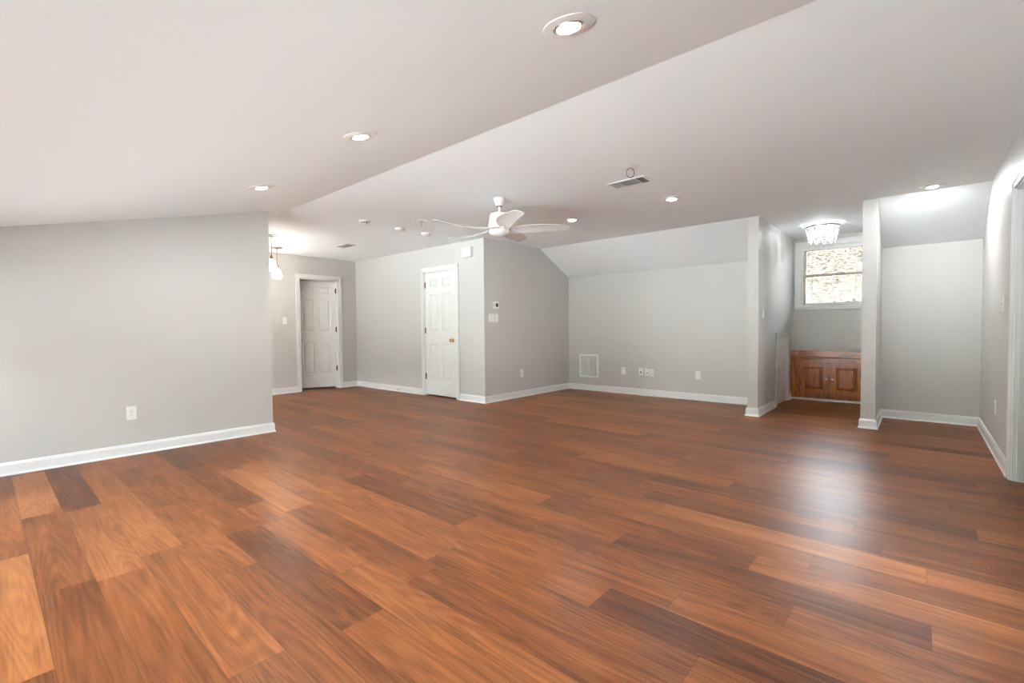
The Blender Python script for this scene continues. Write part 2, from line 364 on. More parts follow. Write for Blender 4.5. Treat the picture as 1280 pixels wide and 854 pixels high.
# ------------------------------------------------------------------ doors
def panel(mb, x0, x1, z0, z1, y, s, sunk=0.009, raise_=0.007, w1=0.012, w2=0.022, w3=0.045):
    """recessed and raised panel filling an opening of a face at y, s = outward direction of that face"""
    vs = []
    for ins, d in ((0, 0), (w1, sunk), (w2, sunk), (w3, sunk-raise_)):
        yy = y - s*d; vs += [(x0+ins,yy,z0+ins),(x1-ins,yy,z0+ins),(x1-ins,yy,z1-ins),(x0+ins,yy,z1-ins)]
    fs = [(r*4+k, r*4+(k+1)%4, r*4+4+(k+1)%4, r*4+4+k) for r in range(3) for k in range(4)] + [(12,13,14,15)]
    mb.add(vs, fs)
def six_panel(Wd, Hd, th=0.035):
    """door leaf, hinge edge at x = 0, faces at y = -th and y = 0 (front at -th)"""
    mb = MB(); st = 0.112*Wd/0.76; mu = 0.10*Wd/0.76; pw = (Wd-2*st-mu)/2
    cols = [(st, st+pw), (st+pw+mu, Wd-st)]
    rows = [(0.25, 0.845), (1.045, 1.655), (1.765, Hd-0.105)]
    mb.box(0, -th, 0, st, 0, Hd).box(Wd-st, -th, 0, Wd, 0, Hd)
    zs = [0] + [z for r in rows for z in r] + [Hd]
    for k in range(0, len(zs), 2): mb.box(st, -th, zs[k], Wd-st, 0, zs[k+1])
    for z0, z1 in rows:
        mb.box(cols[0][1], -th, z0, cols[1][0], 0, z1)
        for x0, x1 in cols:
            panel(mb, x0, x1, z0, z1, -th, -1); panel(mb, x0, x1, z0, z1, 0, 1)
    return mb
def door_object(name, label, leaf, loc, rot):
    o = leaf.build(name, TRIM); o.location = loc; o.rotation_euler = (0, 0, rot)
    return tag(o, label, 'door', None, 'structure')
def knob(parent, x, y, z, s, m, name='door_knob', r=0.027):
    prof = [(0.001,0),(0.030,0),(0.030,0.006),(0.012,0.012),(0.011,0.028),(0.020,0.034),(r,0.048),(0.022,0.062),(0.010,0.067),(0.001,0.068)]
    MB().lathe([(a, s*b) for a, b in prof], (x, y, z), 20, 'y').build(name, m, parent, smooth=True)['label'] = 'brass door knob'
def hinge(parent, x, y, z, m):
    mb = MB().tube([(x, y, z-0.045), (x, y, z+0.045)], 0.007, 10); mb.box(x-0.002, y, z-0.044, x+0.018, y+0.003, z+0.044)
    mb.ball((x, y, z+0.048), 0.006).ball((x, y, z-0.048), 0.006)
    mb.build('hinge', m, parent, smooth=True)['label'] = 'dark metal hinge'
JW = 0.014
d = door_object('door_1', 'closed white six-panel closet door with brass knob, in the wall beside the fan', six_panel(CX1-CX0-2*JW-0.006, DH-JW-0.03), (CX0+JW+0.003, YC+0.043, 0.025), 0)
knob(d, CX1-CX0-2*JW-0.075, -0.035, 0.90, -1, BRASS)
for z in (0.30, 1.06, 1.81): hinge(d, -0.004, -0.041, z, BRONZE)
# hall end door, ajar into the next room, hinged on its right
Wd = DY1-DY0-2*JW-0.006
d = door_object('door_2', 'white six-panel door standing ajar at the end of the hall behind the pendants', six_panel(Wd, DH-JW-0.035), (XD-0.045, DY1-JW-0.003, 0.028), math.radians(-90-22))
for z in (0.35, 1.09, 1.82): hinge(d, -0.002, -0.020+0.030, z, BRONZE)
MB().lathe([(a, b) for a, b in [(0.001,0),(0.030,0),(0.030,0.006),(0.012,0.012),(0.011,0.028),(0.020,0.034),(0.027,0.048),(0.022,0.062),(0.001,0.068)]], (Wd-0.062, 0.0, 0.90), 20, 'y').build('door_knob', BRASS, d, smooth=True)
# attic access door: plain slab with a rim board
mb = MB().box(P1-0.035, AY0+JW+0.003, 0.012, P1-0.004, AY1-JW-0.003, AH-JW-0.004)
d = struct(mb, 'door_3', TRIM, 'low white attic access door in the wall left of the wooden cabinet', 'door', bevel=0.002)
MB().lathe([(0.001,0),(0.014,0),(0.014,0.003),(0.007,0.006),(0.007,0.016),(0.015,0.022),(0.013,0.032),(0.001,0.035)], (P1-0.004, AY0+0.06, 0.49), 16, 'x').build('door_knob', NICKEL, d, smooth=True)

# ------------------------------------------------------------------ dormer window, blind, bank outside
mb = MB()
cw, f = 0.080, YR
mb.box(WX0-cw, f-0.02, WZ0-cw*0.55, WX0, f, WZ1+cw).box(WX1, f-0.02, WZ0-cw*0.55, WX1+cw, f, WZ1+cw).box(WX0, f-0.02, WZ1, WX1, f, WZ1+cw)
mb.box(WX0-cw, f-0.028, WZ1+cw*0.7, WX1+cw, f-0.02, WZ1+cw)
mb.box(WX0, f-0.02, WZ0-cw*0.55, WX1, f, WZ0)
mb.box(WX0-cw-0.01, f-0.035, WZ0-0.008, WX1+cw+0.01, f-0.02, WZ0+0.012)
mb.box(WX0, f, WZ0, WX0+0.018, f+T, WZ1).box(WX1-0.018, f, WZ0, WX1, f+T, WZ1).box(WX0+0.018, f, WZ1-0.018, WX1-0.018, f+T, WZ1).box(WX0+0.018, f, WZ0, WX1-0.018, f+T, WZ0+0.02)
win = struct(mb, 'window_1', TRIM, 'white framed dormer window with blind above the wooden cabinet', 'window', bevel=0.002)
a0, a1, zc = WX0+0.018, WX1-0.018, 1.865
def sash(z0, z1, y0, y1, nm):
    m_ = MB().box(a0, y0, z0, a0+0.035, y1, z1).box(a1-0.035, y0, z0, a1, y1, z1).box(a0+0.035, y0, z0, a1-0.035, y1, z0+0.035).box(a0+0.035, y0, z1-0.035, a1-0.035, y1, z1)
    s_ = m_.build(nm, SASHW, win, bevel=0.001)
    MB().box(a0+0.035, (y0+y1)/2-0.002, z0+0.035, a1-0.035, (y0+y1)/2+0.002, z1-0.035).build('glass_pane', GLASS, s_)
sash(WZ0+0.02, zc+0.018, f+0.045, f+0.075, 'lower_sash'); sash(zc-0.018, WZ1-0.018, f+0.080, f+0.110, 'upper_sash')
bl = thing('window_blind', 'white slatted blind lowered over the dormer window', 'blind', ((a0+a1)/2, f+0.022, WZ1-0.03))
bx = lambda m_, x0, y0, z0, x1, y1, z1: m_.box(x0-bl.location.x, y0-bl.location.y, z0-bl.location.z, x1-bl.location.x, y1-bl.location.y, z1-bl.location.z)
bx(MB(), a0+0.004, f+0.004, WZ1-0.052, a1-0.004, f+0.040, WZ1-0.019).build('head_rail', BLIND, bl, bevel=0.001)
sl = MB(); z = WZ1-0.07
while z > WZ0+0.055:
    zz = z - bl.location.z; t = 0.0012; h_ = -0.001
    sl.add([(a0+0.026-bl.location.x,-0.012,zz+h_),(a1-0.006-bl.location.x,-0.012,zz+h_),(a1-0.006-bl.location.x,0.012,zz-h_),(a0+0.026-bl.location.x,0.012,zz-h_),
            (a0+0.026-bl.location.x,-0.012,zz+h_+t),(a1-0.006-bl.location.x,-0.012,zz+h_+t),(a1-0.006-bl.location.x,0.012,zz-h_+t),(a0+0.026-bl.location.x,0.012,zz-h_+t)],
           [(0,3,2,1),(4,5,6,7),(0,1,5,4),(1,2,6,5),(2,3,7,6),(3,0,4,7)]); z -= 0.024
sl.build('slats', BLIND, bl)
bx(MB(), a0+0.026, f+0.010, WZ0+0.028, a1-0.006, f+0.034, WZ0+0.046).build('bottom_rail', BLIND, bl, bevel=0.001)
ld = MB()
for xx in (a0+0.12, (a0+a1)/2, a1-0.12):
    for yy in (f+0.0085, f+0.0355): ld.tube([(xx-bl.location.x, yy-bl.location.y, WZ1-0.05-bl.location.z), (xx-bl.location.x, yy-bl.location.y, WZ0+0.04-bl.location.z)], 0.0009, 5)
ld.build('ladder_cords', BLIND, bl)
MB().tube([(a0+0.035-bl.location.x, -0.016, -0.02), (a0+0.035-bl.location.x, -0.016, -0.42)], 0.004, 8).build('tilt_wand', SASHW, bl, smooth=True)['label'] = 'tan tilt wand'

def bank():
    mb = MB(); n = 24; rs = random.Random(3); vs = []
    for j in range(n+1):
        for i in range(n+1):
            x = -8 + 14*i/n; t = j/n; y = 10.2 + 7.5*t; z = -1.0 + 5.3*t + rs.uniform(-0.12, 0.12); vs.append((x, y, z))
    mb.add(vs, [(j*(n+1)+i, j*(n+1)+i+1, (j+1)*(n+1)+i+1, (j+1)*(n+1)+i) for j in range(n) for i in range(n)])
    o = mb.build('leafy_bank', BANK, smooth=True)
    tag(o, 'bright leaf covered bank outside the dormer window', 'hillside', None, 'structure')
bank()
BOUNCE_PAVE = mat('pale_concrete', (0.72, 0.72, 0.71), 0.9, 0.2, bump=0.1, bscale=30, var=0.06)
ADDED_HEDGE = mat('dark_hedge_leaves', (0.035, 0.05, 0.025), 0.8, bump=0.4, bscale=12, var=0.5)
struct(MB().box(XR+T, -9.0, -0.25, 7.5, 2.95, -0.05).box(-14.0, -9.0, -0.25, XR+T, YB-T, -0.05).box(-14.0, YB-T, -0.25, XL-T, 0.48, -0.05), 'ground', BOUNCE_PAVE, 'pale concrete terrace outside', 'ground')  # invented terrace, sunlit so it bounces light up to the ceiling
struct(MB().box(7.5, -10.5, -0.25, 9.0, 6.0, 2.6).box(-14.0, -10.5, -0.25, 7.5, -9.0, 2.6), 'hedge_row', ADDED_HEDGE, 'dark hedge around the terrace', 'hedge')  # out-of-view hedge added to cut level light through the added windows

# unseen windows added as daylight sources (side, rear and hall): frames with panes
def added_window(name, label, axis, c0, a0_, a1_, z0, z1, n):
    mb = MB(); gl = MB()
    def bx_(m_, p0, p1, q0, q1, z0_, z1_):
        if axis == 'y': m_.box(q0, p0, z0_, q1, p1, z1_)
        else: m_.box(p0, q0, z0_, p1, q1, z1_)
    q0, q1 = c0+0.02, c0+T-0.02
    bx_(mb, a0_, a1_, q0, q1, z0, z0+0.04); bx_(mb, a0_, a1_, q0, q1, z1-0.04, z1)
    for k in range(n+1):
        p = a0_ + (a1_-a0_-0.045)*k/n; bx_(mb, p, p+0.045, q0, q1, z0+0.04, z1-0.04)
    o = struct(mb, name, TRIM, label, 'window')
    bx_(gl, a0_+0.02, a1_-0.02, (q0+q1)/2-0.003, (q0+q1)/2+0.003, z0+0.02, z1-0.02); gl.build('glass_pane', GLASS, o)
added_window('window_2', 'wide window in the right wall beside the camera', 'y', XR, GY0, GY1, GZ0, GZ1, 3)
added_window('window_3', 'long low window in the knee wall behind the camera', 'x', YB-T, BX0, BX1, BZ0, BZ1, 5)
added_window('window_4', 'window in the near wall of the hall, hidden behind the left wall', 'x', 0.48, HX0, HX1, HZ0, HZ1, 2)

# ------------------------------------------------------------------ built-in wooden cabinet in the recess
CF = 8.165; CT = 0.632
cb = thing('built_in_cabinet', 'low stained wooden two-door cabinet under the dormer window', 'cabinet', ((P1+Q0)/2, (CF+YR)/2, 0))
ox, oy = cb.location.x, cb.location.y
L0, L1 = P1-ox+0.002, Q0-ox-0.002; FY = CF-oy; BY = YR-oy-0.001
mb = MB().box(L0, FY+0.02, 0.03, L1, BY, CT-0.025)
dz0, dz1 = 0.092, 0.565
xa, xm0, xm1, xb = L0+0.122, -0.004-0.010, -0.004+0.010, L1-0.122
mb.box(L0, FY, 0.03, xa+0.01, FY+0.02, CT-0.025).box(xb-0.01, FY, 0.03, L1, FY+0.02, CT-0.025).box(xa+0.01, FY, 0.03, xb-0.01, FY+0.02, dz0+0.012).box(xa+0.01, FY, dz1-0.012, xb-0.01, FY+0.02, CT-0.025).box(xm0-0.012, FY, dz0+0.012, xm1+0.012, FY+0.02, dz1-0.012)
mb.build('body', WOODV, cb, bevel=0.0015)
MB().box(L0, FY-0.018, CT-0.025, L1, BY, CT).build('countertop', WOODH, cb, bevel=0.004)
sp = MB().box(L0, BY-0.02, CT, L1, BY, CT+0.10)
sp.prism([(FY+0.005,CT),(BY-0.02,CT),(BY-0.02,CT+0.10),(FY+0.06,CT+0.10),(FY+0.028,CT+0.088),(FY+0.010,CT+0.05)], 'x', L0, L0+0.02)
sp.prism([(FY+0.005,CT),(BY-0.02,CT),(BY-0.02,CT+0.10),(FY+0.06,CT+0.10),(FY+0.028,CT+0.088),(FY+0.010,CT+0.05)], 'x', L1-0.02, L1)
sp.build('backsplash', WOODH, cb, bevel=0.001)
for x0, x1, hs in ((xa, xm0, 0), (xm1, xb, 1)):
    m_ = MB(); st = 0.068; y0, y1 = FY-0.020, FY-0.0005
    m_.box(x0, y0, dz0, x0+st, y1, dz1).box(x1-st, y0, dz0, x1, y1, dz1).box(x0+st, y0, dz0, x1-st, y1, dz0+st).box(x0+st, y0, dz1-st, x1-st, y1, dz1)
    panel(m_, x0+st, x1-st, dz0+st, dz1-st, y0, -1, 0.016, 0.013, 0.006, 0.014, 0.040)
    dr = m_.build('door', WOODV, cb, bevel=0.001)
    kx = x1-0.028 if hs == 0 else x0+0.028
    MB().lathe([(0.001,0),(0.009,0),(0.007,-0.008),(0.008,-0.014),(0.016,-0.020),(0.014,-0.028),(0.001,-0.031)], (kx, y0, 0.325), 18, 'y').build('knob', NICKEL, dr, smooth=True)['label'] = 'round nickel knob'
    hx = x0-0.006 if hs == 0 else x1+0.006
    for hz in (dz0+0.07, dz1-0.07):
        MB().box(hx-0.010, FY-0.004, hz-0.030, hx+0.004, FY-0.0005, hz+0.030).tube([(hx, FY-0.008, hz-0.03), (hx, FY-0.008, hz+0.03)], 0.005, 8).build('hinge', BRONZE, dr, smooth=True)
struct(MB().prism([(CF-0.014,0),(CF-0.013,0.008),(CF-0.006,0.022),(CF+0.02,0.028),(CF+0.02,0)], 'x', P1+0.024, Q0-0.024), 'trim_5', TRIM)

# ------------------------------------------------------------------ recessed lights
def make_recessed(label):
    t = thing('recessed_light', label, 'ceiling light', (0,0,0), group='recessed ceiling lights')
    MB().lathe([(0.052,0.012),(0.056,-0.002),(0.060,-0.007),(0.088,-0.006),(0.098,-0.003),(0.100,0.0)], (0,0,0), 48).build('trim_ring', PLASTIC, t, smooth=True)
    MB().lathe([(0.052,0.012),(0.051,-0.004),(0.047,-0.010),(0.044,-0.006),(0.044,0.010)], (0,0,0), 40).build('socket_ring', NICKEL, t, smooth=True)
    MB().lathe([(0.0005,-0.014),(0.014,-0.0135),(0.028,-0.011),(0.038,-0.006),(0.043,0.002),(0.043,0.010)], (0,0,0), 32).build('bulb', BULBM, t, smooth=True)['label'] = 'glowing bulb'
    return t
spots = [
 (-1.015, 1.50, 'recessed light nearest the camera, large at the top of the near ceiling slope'),
 (-2.51, 1.52, 'recessed light on the near ceiling slope, middle of the row of three'),
 (-3.98, 1.52, 'recessed light on the near ceiling slope just above the end of the left wall'),
 (-3.255, 4.865, 'recessed light on the flat ceiling just behind the fan blade tip'),
 (-1.965, 4.79, 'recessed light on the flat ceiling between the fan and the recess'),
 (0.07, 6.10, 'recessed light on the ceiling above the right hand alcove'),
]
proto = None
for x, y, lab in spots:
    o = make_recessed(lab) if proto is None else copy_tree(proto)
    if proto is None: proto = o
    o['label'] = lab
    slope = y < YN
    if not slope:                                   # stronger flood bulbs in the flat ceiling
        for c_ in o.children:
            if c_.name.startswith('bulb'): c_.data = c_.data.copy(); c_.data.materials[0] = BULBM2 if x < -1 else BULBM3
    o.location = (x, y, (zn(y) if slope else H) - 0.0005)
    o.rotation_euler = (math.atan(SL) if slope else 0, 0, random.uniform(0, 3))
    if slope: o.rotation_euler = (math.atan(SL), 0, 0)

# ------------------------------------------------------------------ pendants in the hall
def make_pendant():
    t = thing('pendant_light', 'pendant', 'pendant lamp', (0,0,0), group='pendant lamps in the hall')
    MB().lathe([(0.001,-0.028),(0.012,-0.028),(0.020,-0.020),(0.060,-0.012),(0.085,-0.008),(0.088,0.0)], (0,0,0), 36).build('canopy', PENDMETAL, t, smooth=True)
    MB().tube([(0,0,-0.02),(0,0,-0.29)], 0.0045, 8).build('stem', PENDMETAL, t, smooth=True)
    MB().lathe([(0.004,-0.245),(0.008,-0.270),(0.020,-0.300),(0.026,-0.340),(0.024,-0.342)], (0,0,0), 24).build('socket_cap', PENDMETAL, t, smooth=True)
    sh = MB().lathe([(0.026,-0.336),(0.034,-0.350),(0.052,-0.400),(0.066,-0.450),(0.072,-0.485),(0.069,-0.485),(0.062,-0.450),(0.048,-0.400),(0.030,-0.352),(0.022,-0.338)], (0,0,0), 36).build('glass_shade', PENDM, t, smooth=True)
    MB().lathe([(0.071,-0.482),(0.0745,-0.482),(0.0745,-0.495),(0.071,-0.495),(0.071,-0.482)], (0,0,0), 36).build('rim', PENDMETAL, sh, smooth=True)
    return t
p = make_pendant(); p.location = (-6.85, 2.73, H-0.0005); p['label'] = 'cone glass pendant lamp nearest the left wall end, partly hidden behind it'
q = copy_tree(p); q.location = (-7.805, 3.193, H-0.0005); q['label'] = 'cone glass pendant lamp farther down the hall, nearer the ajar door'

# ------------------------------------------------------------------ ceiling fan
fan = thing('ceiling_fan', 'white five-blade ceiling fan with bowl light on a short downrod', 'ceiling fan', (-3.265, 3.55, H-0.0005))
MB().lathe([(0.001,-0.080),(0.030,-0.080),(0.034,-0.074),(0.052,-0.030),(0.058,-0.010),(0.058,0.0)], (0,0,0), 36).build('canopy', FANW, fan, smooth=True)
MB().lathe([(0.001,-0.080),(0.031,-0.080),(0.031,-0.088),(0.001,-0.088)], (0,0,0), 28).build('canopy_ring', GREY, fan, smooth=True)
MB().tube([(0,0,-0.085),(0,0,-0.155)], 0.013, 14).build('downrod', FANW, fan, smooth=True)
MB().lathe([(0.001,-0.146),(0.021,-0.146),(0.021,-0.154),(0.001,-0.154)], (0,0,0), 24).build('coupling', GREY, fan, smooth=True)
MB().lathe([(0.001,-0.152),(0.060,-0.153),(0.090,-0.160),(0.101,-0.178),(0.109,-0.230),(0.118,-0.280),(0.122,-0.302),(0.118,-0.316),(0.001,-0.316)], (0,0,0), 44).build('motor_housing', FANW, fan, smooth=True)
MB().lathe([(0.001,-0.316),(0.112,-0.316),(0.116,-0.320),(0.116,-0.325),(0.112,-0.327),(0.001,-0.327)], (0,0,0), 44).build('light_ring', PENDMETAL, fan, smooth=True)
MB().lathe([(0.110,-0.325),(0.111,-0.335),(0.104,-0.356),(0.086,-0.374),(0.055,-0.386),(0.025,-0.391),(0.001,-0.392)], (0,0,0), 44).build('light_bowl', OPAL, fan, smooth=True)
def blade(r0=0.115, r1=0.72, th=0.006):
    """sickle-shaped blade along local +X, twisted and cambered"""
    n, m = 22, 8; top = []; bot = []
    for i in range(n+1):
        t = i/n; r = r0+(r1-r0)*t
        half = 0.5*(0.085+0.075*math.sin(math.pi*min(1, t*0.80+0.12)))
        if t > 0.96: half *= math.sqrt(max(0.10, 1-((t-0.96)/0.04)**2*0.55))
        mid = -0.075*math.sin(math.pi*t*0.9)+0.015
        tw = -math.radians(19-8*t)
        for j in range(m+1):
            s_ = (j/m*2-1)*half; y = mid + s_*math.cos(tw); z = -0.317 + s_*math.sin(tw) - 0.12*s_*s_/0.08 + 0.012*t
            top.append((r, y, z+th/2)); bot.append((r, y, z-th/2))
    mb = MB(); k = m+1; N = len(top); fs = []
    for i in range(n):
        for j in range(m):
            a = i*k+j; fs.append((a, a+1, a+k+1, a+k)); fs.append((N+a, N+a+k, N+a+k+1, N+a+1))
    for i in range(n):
        for j in (0, m): a = i*k+j; fs.append((a, a+k, N+a+k, N+a))
    for i in (0, n):
        for j in range(m): a = i*k+j; fs.append((a, a+1, N+a+1, N+a))
    return mb.add(top+bot, fs)
bl0 = None
for kx in range(5):
    ang = math.radians(40+72*kx)
    if bl0 is None:
        b = blade().build('blade', BLADE, fan, smooth=True); br0 = MB().prism([(0.108,-0.030),(0.14,-0.036),(0.19,-0.026),(0.205,0.0),(0.19,0.028),(0.14,0.032),(0.108,0.028)], 'z', -0.326, -0.318).build('blade_iron', FANW, b, bevel=0.002); bl0 = b
    else:
        b = bl0.copy(); COL.objects.link(b); c2 = br0.copy(); COL.objects.link(c2); c2.parent = b
    b.rotation_euler = (0, 0, ang)
    for c2 in [q_ for q_ in bpy.data.objects if q_.parent == b]: c2.location = (0, 0, 0)

# ------------------------------------------------------------------ beaded chandelier in the recess
ch = thing('beaded_chandelier', 'flush beaded chandelier with draped strands in front of the dormer window', 'chandelier', (-0.985, 7.335, H-0.0005))
MB().lathe([(0.001,-0.012),(0.185,-0.012),(0.190,-0.008),(0.190,0.0)], (0,0,0), 48).build('ceiling_plate', PLASTIC, ch, smooth=True)
MB().lathe([(0.186,-0.022),(0.192,-0.022),(0.194,-0.032),(0.192,-0.050),(0.186,-0.050),(0.186,-0.022)], (0,0,0), 48).build('metal_band', NICKEL, ch, smooth=True)
for k in range(6):
    st_ = MB(); a = math.pi*k/3; st_.tube([(0.189*math.cos(a), 0.189*math.sin(a), -0.006), (0.189*math.cos(a), 0.189*math.sin(a), -0.026)], 0.004, 6); st_.build('band_post', NICKEL, ch)
for k in range(3):
    a = 2*math.pi*k/3+0.4
    MB().ball((0.075*math.cos(a), 0.075*math.sin(a), -0.085), 0.026, 14, 8).tube([(0.075*math.cos(a), 0.075*math.sin(a), -0.012), (0.075*math.cos(a), 0.075*math.sin(a), -0.060)], 0.014, 10).build('bulb', CHBULB, ch, smooth=True)
NS = 10
for k in range(NS):
    a0_, a1_ = 2*math.pi*k/NS, 2*math.pi*(k+1)/NS
    for row in range(5):
        zt = -0.052 - 0.030*row*0.35; rt = 0.187-0.005*row
        drop = 0.035+0.028*row; m_ = MB(); nb = 11+row
        for i in range(nb+1):
            t = i/nb; a = a0_+(a1_-a0_)*t; zz = zt - drop*(1-(2*t-1)**2); rr = rt - 0.18*(zt-zz)
            m_.ball((rr*math.cos(a), rr*math.sin(a), zz), 0.0062, 6, 4)
        m_.tube([((rt-0.18*drop*(1-(2*q_/12-1)**2))*math.cos(a0_+(a1_-a0_)*q_/12), (rt-0.18*drop*(1-(2*q_/12-1)**2))*math.sin(a0_+(a1_-a0_)*q_/12), zt-drop*(1-(2*q_/12-1)**2)) for q_ in range(13)], 0.0022, 5)
        m_.build('bead_strand', BEAD, ch, smooth=True)
    m_ = MB()
    for i in range(13):
        zz = -0.052-0.013*i; rr = 0.188-0.03*(i/12); m_.ball((rr*math.cos(a0_), rr*math.sin(a0_), zz), 0.0066, 6, 4)
    m_.build('bead_strand', BEAD, ch, smooth=True)

# ------------------------------------------------------------------ ceiling fittings
def make_detector(dark):
    t = thing('smoke_detector', 'x', 'smoke detector', group='smoke detectors on the hall side of the ceiling')
    MB().lathe([(0.001,-0.010),(0.066,-0.010),(0.072,-0.006),(0.072,0.0)], (0,0,0), 32).build('base', PLASTIC, t, smooth=True)
    c = MB().lathe([(0.001,-0.044),(0.032,-0.044),(0.046,-0.040),(0.056,-0.028),(0.062,-0.010)], (0,0,0), 32).build('cover', PLASTIC, t, smooth=True)
    m_ = MB()
    n = 3 if dark else 10
    for k in range(n):
        a = math.radians(-75+34*k) if dark else 2*math.pi*k/n
        x, y = 0.0525*math.cos(a), 0.0525*math.sin(a); w2 = 0.012 if dark else 0.006
        tx, ty = -math.sin(a)*w2, math.cos(a)*w2
        m_.add([(x-tx,y-ty,-0.037),(x+tx,y+ty,-0.037),(x*1.16+tx,y*1.16+ty,-0.022),(x*1.16-tx,y*1.16-ty,-0.022),(x*0.9-tx,y*0.9-ty,-0.034),(x*0.9+tx,y*0.9+ty,-0.034),(x*1.05+tx,y*1.05+ty,-0.020),(x*1.05-tx,y*1.05-ty,-0.020)],
               [(0,1,2,3),(4,7,6,5),(0,4,5,1),(1,5,6,2),(2,6,7,3),(3,7,4,0)])
    m_.build('vent_slots', SLOT if dark else GREY, c)
    return t
for x, y, dark, lab in ((-5.14, 3.15, True, 'smoke detector with dark slots, nearest the hall and farthest left of the three'),
                        (-5.165, 3.69, False, 'smoke detector in the middle of the row of three on the ceiling'),
                        (-5.18, 4.13, False, 'smoke detector nearest the closet wall, right of the other two')):
    o = make_detector(dark); o.location = (x, y, H-0.0005); o['label'] = lab
hk = thing('ceiling_hook', 'ceiling plate with a short stem, above the rightmost smoke detector', 'ceiling fitting', (-4.62, 3.62, H-0.0005))
MB().lathe([(0.001,-0.006),(0.050,-0.006),(0.058,-0.003),(0.058,0)], (0,0,0), 28).build('plate', PLASTIC, hk, smooth=True)
MB().lathe([(0.001,-0.090),(0.007,-0.090),(0.007,-0.060),(0.012,-0.058),(0.012,-0.030),(0.018,-0.026),(0.018,-0.005),(0.001,-0.005)], (0,0,0), 16).build('stem', NICKEL, hk, smooth=True)
hk = thing('ceiling_hook', 'ceiling plate with a round wire loop, beside the striped ceiling vent', 'ceiling fitting', (-1.835, 3.61, H-0.0005))
MB().lathe([(0.001,-0.007),(0.055,-0.006),(0.068,-0.003),(0.068,0)], (0,0,0), 32).build('plate', PLASTIC, hk, smooth=True)
ax, ay = math.cos(YAW), math.sin(YAW)
MB().tube([(ax*0.032*math.sin(t_*math.pi/14), ay*0.032*math.sin(t_*math.pi/14), -0.047+0.040*math.cos(t_*math.pi/14)) for t_ in range(29)], 0.0032, 8).build('wire_loop', BRONZE, hk, smooth=True)['label'] = 'dark wire loop'

def ceiling_vent(label, x, y, lx, ly, banks):
    t = thing('ceiling_vent', label, 'ceiling vent', (x, y, H-0.0005))
    fr = 0.022; m_ = MB()
    m_.box(-lx/2,-ly/2,-0.006,lx/2,-ly/2+fr,0).box(-lx/2,ly/2-fr,-0.006,lx/2,ly/2,0).box(-lx/2,-ly/2+fr,-0.006,-lx/2+fr,ly/2-fr,0).box(lx/2-fr,-ly/2+fr,-0.006,lx/2,ly/2-fr,0)
    x0 = -lx/2+fr; tot = lx-2*fr; pos = x0
    for k, (w_, d_, mm) in enumerate(banks):
        x1_ = pos+tot*w_
        if k: m_.box(pos-0.004,-ly/2+fr,-0.006,pos+0.004,ly/2-fr,0)
        s_ = MB(); xa_, xb_ = pos+(0.004 if k else 0), x1_-(0.004 if k < len(banks)-1 else 0)
        s_.box(xa_, -ly/2+fr, -0.0008, xb_, ly/2-fr, 0)
        bk = s_.build('louver_bank', mm[1], t)
        f_ = MB()
        if d_ == 'y':
            n = 7
            for i in range(n):
                yy = -ly/2+fr+(ly-2*fr)*(i+0.5)/n; f_.add([(xa_,yy-0.007,-0.007),(xb_,yy-0.007,-0.007),(xb_,yy+0.006,-0.001),(xa_,yy+0.006,-0.001),(xa_,yy-0.007,-0.0082),(xb_,yy-0.007,-0.0082),(xb_,yy+0.006,-0.0022),(xa_,yy+0.006,-0.0022)],[(0,1,2,3),(4,7,6,5),(0,4,5,1),(1,5,6,2),(2,6,7,3),(3,7,4,0)])
        else:
            n = max(3, int((xb_-xa_)/0.014)); s1 = 1 if d_ == 'x' else -1
            for i in range(n):
                xx = xa_+(xb_-xa_)*(i+0.5)/n; f_.add([(xx-s1*0.006,-ly/2+fr,-0.007),(xx-s1*0.006,ly/2-fr,-0.007),(xx+s1*0.005,ly/2-fr,-0.001),(xx+s1*0.005,-ly/2+fr,-0.001),(xx-s1*0.006,-ly/2+fr,-0.0082),(xx-s1*0.006,ly/2-fr,-0.0082),(xx+s1*0.005,ly/2-fr,-0.0022),(xx+s1*0.005,-ly/2+fr,-0.0022)],[(0,1,2,3),(4,7,6,5),(0,4,5,1),(1,5,6,2),(2,6,7,3),(3,7,4,0)])
        f_.build('louvers', mm[0], bk)
        pos = x1_
    m_.build('frame', PLASTIC, t, bevel=0.001)
MIDG = mat('vent_grey', (0.30, 0.28, 0.27), 0.5, bump=0.02); DKB = mat('vent_dark', (0.10, 0.07, 0.055), 0.6, bump=0.02); LTG = mat('vent_light', (0.58, 0.56, 0.54), 0.5, bump=0.02)
ceiling_vent('long ceiling vent in three louver sections, between the fan and the wire loop', -2.03, 3.98, 0.37, 0.20, [(0.28,'X',(PLASTIC,LTG)),(0.50,'y',(MIDG,MIDG)),(0.22,'x',(DKB,DKB))])
ceiling_vent('small ceiling vent over the hall, beyond the smoke detectors', -6.865, 3.865, 0.36, 0.18, [(0.5,'X',(LTG,MIDG)),(0.5,'x',(MIDG,GREY))])

